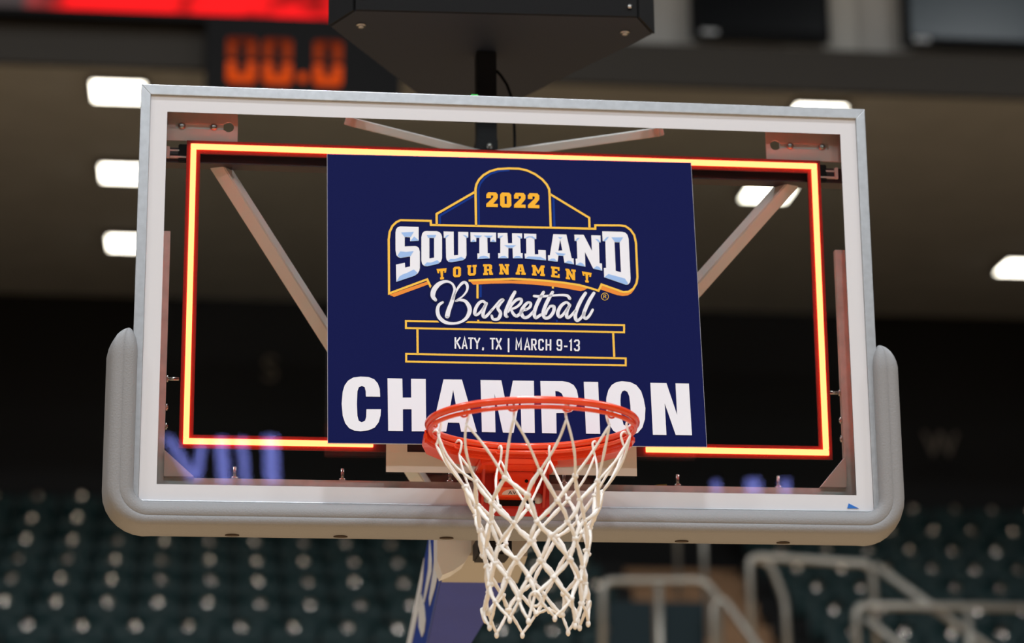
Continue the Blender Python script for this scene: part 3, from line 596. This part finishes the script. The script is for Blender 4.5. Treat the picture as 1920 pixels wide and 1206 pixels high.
[269.3,593.6],[366.1,655.3]]],[5.6,0,[[552.8,653.9],[649.4,592.1],[649.2,563.5]]],[5.4,0,[[256.9,403.5],
[253.0,397.3],[243.3,420.5],[149.9,381.9],[150.4,522.8],[152.9,543.4],[159.8,559.0],[169.5,569.5],[180.1,574.9],
[254.5,574.9],[254.7,564.1],[663.6,563.0],[664.0,572.5],[726.9,573.4],[740.1,571.3],[752.0,562.3],[760.8,548.0],
[764.3,527.9],[764.0,436.0],[760.8,420.1],[752.7,406.1],[740.1,397.5],[727.0,396.1],[673.4,415.5],[665.3,398.5],
[648.7,404.2],[619.1,412.5],[582.0,417.8],[544.8,421.6],[498.4,424.7],[451.9,425.8],[416.8,423.7],[378.5,421.8],
[344.9,419.1]]],[4.8,1,[[189.9,311.5],[725.1,309.7],[724.3,291.1],[189.7,293.1]]],[4.8,1,[[189.5,226.9],
[725.5,223.6],[724.7,205.5],[189.3,207.3]]],[5.2,0,[[217.6,291.6],[217.3,228.3]]],[5.2,0,[[697.3,288.3],
[697.3,227.1]]],[5.2,0,[[366.5,410.0],[365.7,372.9]]],[4.8,0,[[366.1,317.6],[366.0,312.4]]],[4.8,0,[[552.5,407.7],
[552.3,402.4]]],[1.2,1,[[689.6,383.9],[689.0,381.0],[687.6,378.3],[685.6,376.2],[683.0,374.8],[680.2,374.3],
[677.5,374.7],[675.0,376.0],[673.1,378.1],[672.0,380.7],[671.6,383.6],[672.2,386.5],[673.6,389.2],[675.6,391.3],
[678.2,392.7],[681.0,393.2],[683.7,392.8],[686.2,391.5],[688.1,389.4],[689.2,386.8]]],[1.3,0,[[677.4,379.0],
[677.8,388.4],[681.8,388.5],[683.4,386.2],[681.6,383.8],[677.6,383.7]]],[1.3,0,[[680.6,383.7],[683.6,379.1]]]],
"OR":[[[149.9,378.6],[242.8,414.8],[247.5,408.0],[162.5,373.2]],[[346.8,418.3],[378.4,419.8],[416.8,421.3],
[474.3,422.0],[498.3,422.3],[544.7,419.2],[581.9,415.4],[619.0,410.0],[637.5,404.4],[629.8,399.5],[620.4,396.9],
[581.5,403.9],[544.4,408.6],[498.0,412.3],[451.6,414.0],[397.4,412.2],[356.2,408.8]],[[673.7,412.5],[726.8,393.3],
[741.9,395.6],[755.4,404.5],[747.5,394.1],[737.9,388.0],[724.7,386.2],[709.8,388.5],[669.6,402.6]]],"BL":[[5,0,[[373.6,565.1],
[374.4,662.2],[378.8,676.6],[390.2,692.5],[406.1,704.9],[428.5,713.4],[453.1,715.7]]],[5,0,[[276.8,567.7],
[277.2,589.0],[362.5,644.2]]],[5.5,0,[[561.4,646.9],[561.4,564.4]]],[5,0,[[374.3,408.0],[373.6,376.2]]],
[3.5,0,[[559.5,320.8],[559.3,315.3]]]]}
# ------------------------------------------------------------------ championship sign
sg = empty('championship_sign', label='navy champion tournament sign fixed in front of the glass', cat='sign')
sw, sh = .915, .7487
O = Vector((-.449, -.075, 3.055)); Ux = Vector((.915, 0, .008)).normalized(); Vx = Vector((-.006, .063, .746)).normalized()
Nn = Ux.cross(Vx).normalized(); Ux = Vx.cross(Nn).normalized()   # normal points to +? toward the back
Ms = Matrix.Identity(4)
for i in range(3): Ms[i][0] = Ux[i]; Ms[i][1] = Vx[i]; Ms[i][2] = Nn[i]; Ms[i][3] = O[i]
sg.matrix_world = Ms      # local: x right, y up, z toward the camera
box('foam_board', (0, 0, -.005), (sw, sh, -.0003), M_foam, sg); box('printed_face', (0.0008, .0008, -.0003), (sw-.0008, sh-.0008, 0), M_navy, sg)
def flat(name, loops, h, m, t=.00012):
    loops = [[(a/1000, b/1000) for a, b in l] for l in loops]
    pts = [p for l in loops for p in l]; n = len(pts)
    V = [(a, b, h) for a, b in pts]+[(a, b, h-t) for a, b in pts]; F = []
    for tr in tessellate_polygon([[Vector((a, b, 0)) for a, b in l] for l in loops]): F.append(tuple(tr)); 
    o0 = 0
    for l in loops:
        k = len(l)
        for i in range(k): F.append((o0+i, o0+(i+1) % k, n+o0+(i+1) % k, n+o0+i))
        o0 += k
    bm = bmesh.new(); vs = [bm.verts.new(v) for v in V]
    for f in F:
        try: bm.faces.new([vs[i] for i in f])
        except ValueError: pass
    return bm_obj(name, bm, m, sg)
def spline(P, k=6):
    out = []; n = len(P)
    for i in range(n-1):
        p0, p1, p2, p3 = P[max(i-1, 0)], P[i], P[i+1], P[min(i+2, n-1)]
        for s in range(k):
            t = s/k; out.append([.5*((2*p1[c])+(-p0[c]+p2[c])*t+(2*p0[c]-5*p1[c]+4*p2[c]-p3[c])*t*t+(-p0[c]+3*p1[c]-3*p2[c]+p3[c])*t**3) for c in range(len(p1))])
    return out+[list(P[-1])]
def ribbon(name, P, W, h, m, closed=False, caps=True, hs=0.):
    """flat printed line through P (mm) with per point widths"""
    V = []; F = []; n = len(P)
    pts = [Vector((p[0]/1000, p[1]/1000)) for p in P]; W = [w_/2000 for w_ in (W if isinstance(W, list) else [W]*n)]
    if caps is False:   # mitred polyline
        L = []
        for i in range(n):
            a = pts[i-1] if (i or closed) else None; b = pts[(i+1) % n] if (i < n-1 or closed) else None
            d1 = (pts[i]-a).normalized() if a is not None else None; d2 = (b-pts[i]).normalized() if b is not None else None
            if d1 is None: d1 = d2
            if d2 is None: d2 = d1
            n1 = Vector((-d1.y, d1.x)); n2 = Vector((-d2.y, d2.x)); mm = (n1+n2); mm = mm.normalized() if mm.length > .05 else n1
            s = min(W[i]/max(mm.dot(n1), .35), W[i]*2.2); L.append((pts[i]+mm*s, pts[i]-mm*s))
        for a, b in L: V += [(a.x, a.y, h), (b.x, b.y, h)]
        for i in range(n if closed else n-1): j = (i+1) % n; F.append((2*i, 2*i+1, 2*j+1, 2*j))
    else:
        k = 10
        for i in range(n):
            b0 = len(V); 
            for j in range(k): a = 2*math.pi*j/k; V.append((pts[i].x+W[i]*math.cos(a), pts[i].y+W[i]*math.sin(a), h))
            F.append(tuple(range(b0, b0+k)))
        for i in range(n-1):
            d = pts[i+1]-pts[i]
            if d.length < 1e-7: continue
            d.normalize(); q = Vector((-d.y, d.x)); b0 = len(V)
            for p, s in ((pts[i]+q*W[i], 0), (pts[i]-q*W[i], 0), (pts[i+1]-q*W[i+1], 0), (pts[i+1]+q*W[i+1], 0)): V.append((p.x, p.y, h+.00002))
            F.append((b0, b0+1, b0+2, b0+3))
    return pydata(name, V, F, m, sg)
SL = {  # slab letters in a unit box: [outer, holes...]
 'T': [[(0,1),(1,1),(1,.6),(.8,.6),(.8,.77),(.66,.77),(.66,.2),(.82,.2),(.82,0),(.18,0),(.18,.2),(.34,.2),(.34,.77),(.2,.77),(.2,.6),(0,.6)]],
 'O': [[(.2,1),(.8,1),(1,.85),(1,.15),(.8,0),(.2,0),(0,.15),(0,.85)], [(.36,.78),(.64,.78),(.64,.22),(.36,.22)]],
 'U': [[(0,1),(.44,1),(.44,.8),(.36,.8),(.36,.24),(.64,.24),(.64,.8),(.56,.8),(.56,1),(1,1),(1,.8),(.93,.8),(.93,.15),(.75,0),(.25,0),(.07,.15),(.07,.8),(0,.8)]],
 'R': [[(0,1),(.75,1),(.93,.88),(.93,.58),(.82,.48),(.9,.38),(.9,.2),(1,.2),(1,0),(.66,0),(.6,.08),(.6,.38),(.4,.38),(.4,.2),(.5,.2),(.5,0),(0,0),(0,.2),(.1,.2),(.1,.8),(0,.8)], [(.4,.8),(.62,.8),(.62,.57),(.4,.57)]],
 'N': [[(0,1),(.34,1),(.68,.45),(.68,.8),(.56,.8),(.56,1),(1,1),(1,.8),(.92,.8),(.92,0),(.64,0),(.32,.52),(.32,.2),(.42,.2),(.42,0),(0,0),(0,.2),(.08,.2),(.08,.8),(0,.8)]],
 'A': [[(.24,1),(.7,1),(.92,.2),(1,.2),(1,0),(.56,0),(.56,.2),(.62,.2),(.6,.3),(.38,.3),(.36,.2),(.43,.2),(.43,0),(0,0),(0,.2),(.07,.2),(.24,.82)], [(.48,.78),(.56,.46),(.41,.46)]],
 'M': [[(0,1),(.28,1),(.5,.5),(.72,1),(1,1),(1,.8),(.93,.8),(.93,.2),(1,.2),(1,0),(.64,0),(.64,.2),(.7,.2),(.7,.55),(.54,.2),(.46,.2),(.3,.55),(.3,.2),(.36,.2),(.36,0),(0,0),(0,.2),(.07,.2),(.07,.8),(0,.8)]],
 'E': [[(0,1),(1,1),(1,.66),(.8,.66),(.8,.8),(.42,.8),(.42,.6),(.72,.6),(.72,.4),(.42,.4),(.42,.2),(.8,.2),(.8,.35),(1,.35),(1,0),(0,0),(0,.2),(.1,.2),(.1,.8),(0,.8)]],
 '2': [[(0,.6),(0,.85),(.16,1),(.84,1),(1,.86),(1,.62),(.93,.52),(.6,.22),(1,.22),(1,0),(0,0),(0,.2),(.6,.66),(.6,.78),(.4,.78),(.4,.6)]],
 '0': [[(.18,1),(.82,1),(1,.86),(1,.14),(.82,0),(.18,0),(0,.14),(0,.86)], [(.4,.76),(.6,.76),(.6,.24),(.4,.24)]]}
ST = {  # condensed stroke letters in a unit box
 'K': [[(.1,1),(.1,0)],[(.9,1),(.12,.45)],[(.35,.58),(.9,0)]], 'A': [[(.05,0),(.5,1),(.95,0)],[(.25,.3),(.75,.3)]], 'T': [[(0,.95),(1,.95)],[(.5,.95),(.5,0)]],
 'Y': [[(.05,1),(.5,.5),(.95,1)],[(.5,.5),(.5,0)]], ',': [[(.5,1),(.5,.4),(.2,0)]], 'X': [[(.05,1),(.95,0)],[(.95,1),(.05,0)]], '|': [[(.5,1),(.5,0)]],
 'M': [[(.08,0),(.08,1),(.5,.3),(.92,1),(.92,0)]], 'R': [[(.1,0),(.1,.95),(.75,.95),(.9,.85),(.9,.6),(.75,.48),(.1,.48)],[(.5,.48),(.95,0)]],
 'C': [[(.9,.72),(.9,.85),(.75,.95),(.28,.95),(.1,.85),(.1,.15),(.28,.05),(.75,.05),(.9,.15),(.9,.28)]], 'H': [[(.1,1),(.1,0)],[(.9,1),(.9,0)],[(.1,.5),(.9,.5)]],
 '9': [[(.9,.45),(.25,.45),(.1,.55),(.1,.85),(.25,.95),(.75,.95),(.9,.85),(.9,.15),(.75,.05),(.25,.05),(.1,.15),(.1,.25)]], '-': [[(0,.5),(1,.5)]], '1': [[(.1,.8),(.6,.96),(.6,0)]],
 '3': [[(.1,.78),(.1,.85),(.25,.95),(.75,.95),(.9,.85),(.9,.62),(.72,.5),(.4,.5)],[(.72,.5),(.9,.4),(.9,.15),(.75,.05),(.25,.05),(.1,.15),(.1,.24)]]}
def quad(Q, p):
    u, v = p; tl, tr, br, bl = Q
    return tuple((bl[i]*(1-u)+br[i]*u)*(1-v)+(tl[i]*(1-u)+tr[i]*u)*v for i in (0, 1))
L1, L2, L3, L4, L5 = .0003, .0006, .0009, .0012, .0015
for w_, cl, P in DIG['BL']: ribbon('accent_line', P, w_, L1, M_pb, bool(cl), False)
for P in DIG['OR']: flat('shadow_band', [P], L1+.0001, M_po)
for w_, cl, P in DIG['L']: ribbon('gold_line', P, w_, L2, M_pg, bool(cl), False)
for P in DIG['B']:
    Q = spline(P, 5); ribbon('script_outline', Q, [q[2]*1.38+8 for q in Q], L3, M_halo)
for P in DIG['B']:
    Q = spline(P, 7); ribbon('script_stroke', Q, [q[2]*1.38 for q in Q], L4, M_pw)
for o_, h in DIG['W']: flat('slab_letter', [o_]+h, L4, M_pw)
for P in DIG['F']: flat('letter_facet', [P], L5, M_pf)
for o_, h in DIG['H']: flat('block_letter', [o_]+h, L4, M_pw)
for ch_, Q in DIG['TQ']: flat('small_slab_letter', [[quad(Q, p) for p in l] for l in SL[ch_]], L4, M_py)
for ch_, Q in DIG['YQ']: flat('year_digit', [[quad(Q, p) for p in l] for l in SL[ch_]], L4, M_py)
for ch_, Q in DIG['KQ']:
    for l in ST[ch_]: ribbon('place_letter', [quad(Q, p) for p in l], 4.0, L4, M_pw, False, False)

# ------------------------------------------------------------------ rim
RC = Vector((0, -.380, 3.040)); RR = .2366
rim = empty('basketball_hoop', (0, 0, 0), label='orange steel basketball hoop with bracket and net hooks', cat='hoop')
def circ(r, z, n=96): return [(RC.x+r*math.cos(2*math.pi*k/n), RC.y+r*math.sin(2*math.pi*k/n), RC.z+z) for k in range(n)]
tube('ring', circ(RR, 0), .0082, M_orange, rim, 14, True)
tube('net_ring', circ(RR-.003, -.0148), .0050, M_orange, rim, 8, True)
TH0 = math.radians(-11-7)
def ang(i): return math.radians(-90) + TH0*-1*-1 + math.radians(30*i)
hooks = []
for i in range(12):
    a = ang(i); d = Vector((math.cos(a), math.sin(a), 0)); t = Vector((-d.y, d.x, 0)); c = RC + d*(RR-.006) + Vector((0, 0, -.0175)); hooks.append((c, d, t))
    P = [c + t*(.010*math.cos(2*math.pi*k/12)) + (Vector((0, 0, -1))*.8 - d*.3)*(.0055*math.sin(2*math.pi*k/12)) for k in range(12)]
    tube('net_hook', P, .0024, M_orange, rim, 6, True)
# wing plate under the rear of the ring
arc = [(RC.x+.240*math.cos(math.radians(a)), RC.y+.240*math.sin(math.radians(a))) for a in range(8, 173, 6)]
outl = [(-.243, -.33), (-.240, -.25), (-.222, -.16), (-.175, -.085), (-.125, -.045), (-.092, -.032), (.092, -.032), (.135, -.045), (.195, -.095), (.236, -.17), (.246, -.25), (.245, -.33)]
prism('wing_plate', arc+outl, 'z', 3.014, 3.024, M_orange, rim)
# downturned rear lip following the ring
V = []; F = []; na = 25
for k in range(na):
    a = math.radians(15+150*k/(na-1)); 
    for r_, z in ((.2445, 3.036), (.2485, 3.036), (.2485, 3.006), (.2445, 3.006)): V.append((RC.x+r_*math.cos(a), RC.y+r_*math.sin(a), z))
for k in range(na-1):
    for j in range(4): F.append((k*4+j, k*4+(j+1) % 4, (k+1)*4+(j+1) % 4, (k+1)*4+j))
F += [(0, 1, 2, 3), tuple((na-1)*4+j for j in (3, 2, 1, 0))]
pydata('rear_lip', V, F, M_orange, rim)
box('neck', (-.092, -.14, 2.996), (.092, -.034, 3.0135), M_orange, rim, bev=.003)
box('mount_plate', (-.092, -.034, 2.893), (.086, -.0335+.0255, 3.013), M_orange_d, rim, bev=.002)
box('hood', (-.050, -.070, 2.932), (.047, -.0345, 2.9955), M_orange, rim, bev=.004)
prism('cheek', [(-.034, 2.996), (-.085, 2.996), (-.060, 2.955), (-.034, 2.915)], 'x', -.080, -.074, M_orange_d, rim)
prism('cheek', [(-.034, 2.996), (-.085, 2.996), (-.060, 2.955), (-.034, 2.915)], 'x', .068, .074, M_orange_d, rim)
for x in (-.036, .026): cyl('bolt_hole', (x, -.0712, 2.972), (x, -.0698, 2.972), .0042, M_black, rim, 14)
for x in (-.063, .058): cyl('washer', (x, -.037, 2.937), (x, -.0345, 2.937), .013, M_zinc, rim, 18)
box('slot', (-.058, -.0385, 2.918), (.05, -.0345, 2.931), M_black, rim)
lab = box('maker_label', (-.043, -.0716, 2.934), (.036, -.0702, 2.956), mat('label orange', (244, 96, 30), .4), rim)
el = [(-.0035+.030*math.cos(a), 2.938+.014*math.sin(a)) for a in [k*math.pi/14 for k in range(15)]]
prism('label_oval', el, 'y', -.0722, -.0717, mat('label cream', (226, 206, 190), .4), lab)
letters('AVA', (-.0035, -.0724, 2.9425), .0125, M_black, lab).scale = (1.25, 1, .12)

# ------------------------------------------------------------------ net
net = empty('basketball_net', (0, 0, 0), label='white knotted cord net hanging from the orange rim', cat='net')
rows = [(-.150, .158), (-.198, .140), (-.243, .127), (-.287, .117), (-.330, .112), (-.372, .111), (-.412, .113)]
rnd = random.Random(11)
nodes = []
for r_i, (dz, rad) in enumerate(rows):
    ring = []
    for i in range(12):
        a = ang(i) + math.radians(15 if r_i % 2 == 0 else 0) + rnd.uniform(-.05, .05)*(1+.35*r_i)
        jr = rnd.uniform(-.006, .006); jz = rnd.uniform(-.009, .009)
        back = .5*(1+math.sin(a))          # the rear hangs a little lower and inward
        ring.append(Vector((RC.x+.004+(rad+jr)*math.cos(a), RC.y+(rad+jr)*math.sin(a), RC.z+dz+jz-.006*back)))
    nodes.append(ring)
bm = bmesh.new(); bmesh.ops.create_icosphere(bm, subdivisions=2, radius=.0083)
for v in bm.verts: v.co.z *= .85; v.co += v.co.normalized()*.0012*math.sin(v.co.x*900+v.co.z*700)
kme = bpy.data.meshes.new('knot'); bm.to_mesh(kme); bm.free(); kme.materials.append(M_net)
for p in kme.polygons: p.use_smooth = True
for ring in nodes:
    for p in ring:
        k = bpy.data.objects.new('knot', kme); COL.objects.link(k); k.parent = net; k.location = p; k.rotation_euler = [rnd.uniform(0, 3) for _ in range(3)]; s = rnd.uniform(.8, 1.05); k.scale = (s, s, s)
def strand(a, b, r0, r1, sag=.006, fat=.0014):
    a, b = Vector(a), Vector(b); c = Vector((RC.x, RC.y, 0)); mid = (a+b)/2; outw = Vector((mid.x-c.x, mid.y-c.y, 0)).normalized()
    q = Vector((rnd.uniform(-1, 1), rnd.uniform(-1, 1), rnd.uniform(-1, 1)))*sag*.45; P = []; R = []; n = 9
    for k in range(n):
        t = k/(n-1); s = math.sin(math.pi*t); P.append(a.lerp(b, t) + q*s + outw*sag*.25*s); R.append((r0+(r1-r0)*t) + fat*max(0, math.sin(math.pi*t)**1.5) - .0004*math.cos(6*math.pi*t))
    return tube('cord', P, R, M_net, net, 7)
for i, (c, d, t) in enumerate(hooks):
    loop = [c + Vector((0, 0, .010))+d*.004 + t*.002, c + Vector((0, 0, .014)) - d*.006, c - d*.014 + Vector((0, 0, .006)), c - d*.010 - Vector((0, 0, .012)), c - d*.006 - Vector((0, 0, .020))]
    tube('hook_loop', spline([list(p) for p in loop], 4), .0030, M_net, net, 7)
    s0 = loop[-1]
    for j in (i, i-1):   # row 0 nodes sit at +15 degrees
        strand(s0, nodes[0][j % 12], .0027, .0029, .020, .0004)
for r_i in range(len(rows)-1):
    for i in range(12):
        if r_i % 2 == 0: nb = (i, i+1)
        else: nb = (i, i-1)
        for j in nb: strand(nodes[r_i][i], nodes[r_i+1][j % 12], .0033, .0033, .007, .0019)
for i in range(12):   # end loops
    a, b = nodes[-1][i], nodes[-1][(i+1) % 12]
    e = (a+b)/2 + Vector((rnd.uniform(-.008, .008), rnd.uniform(-.008, .008), -.042-rnd.uniform(-.006, .012)))
    if i in (5, 8): e = (a+b)/2 + Vector((0, 0, .012))
    strand(a, e, .003, .003, .006, .0008); strand(b, e, .003, .003, .006, .0008)
    bm = bmesh.new(); bmesh.ops.create_uvsphere(bm, u_segments=10, v_segments=8, radius=.0055); bmesh.ops.transform(bm, matrix=Matrix.Translation(e-Vector((0, 0, .004))) @ Matrix.Diagonal((1, 1, 1.5, 1)), verts=bm.verts)
    bm_obj('end_knot', bm, M_net, net, True)
for i in (0, 3, 9):   # curled loose loops at the hem
    c = nodes[-1][i] + Vector((0, 0, -.012)); a = ang(i); t = Vector((-math.sin(a), math.cos(a), 0)); d = Vector((math.cos(a), math.sin(a), 0))*.004
    tube('curled_loop', [c + t*.013*math.cos(2*math.pi*k/14) + Vector((0, 0, 1))*.015*math.sin(2*math.pi*k/14) + d*math.sin(2*math.pi*k/14) for k in range(14)], .0034, M_net, net, 7, True)
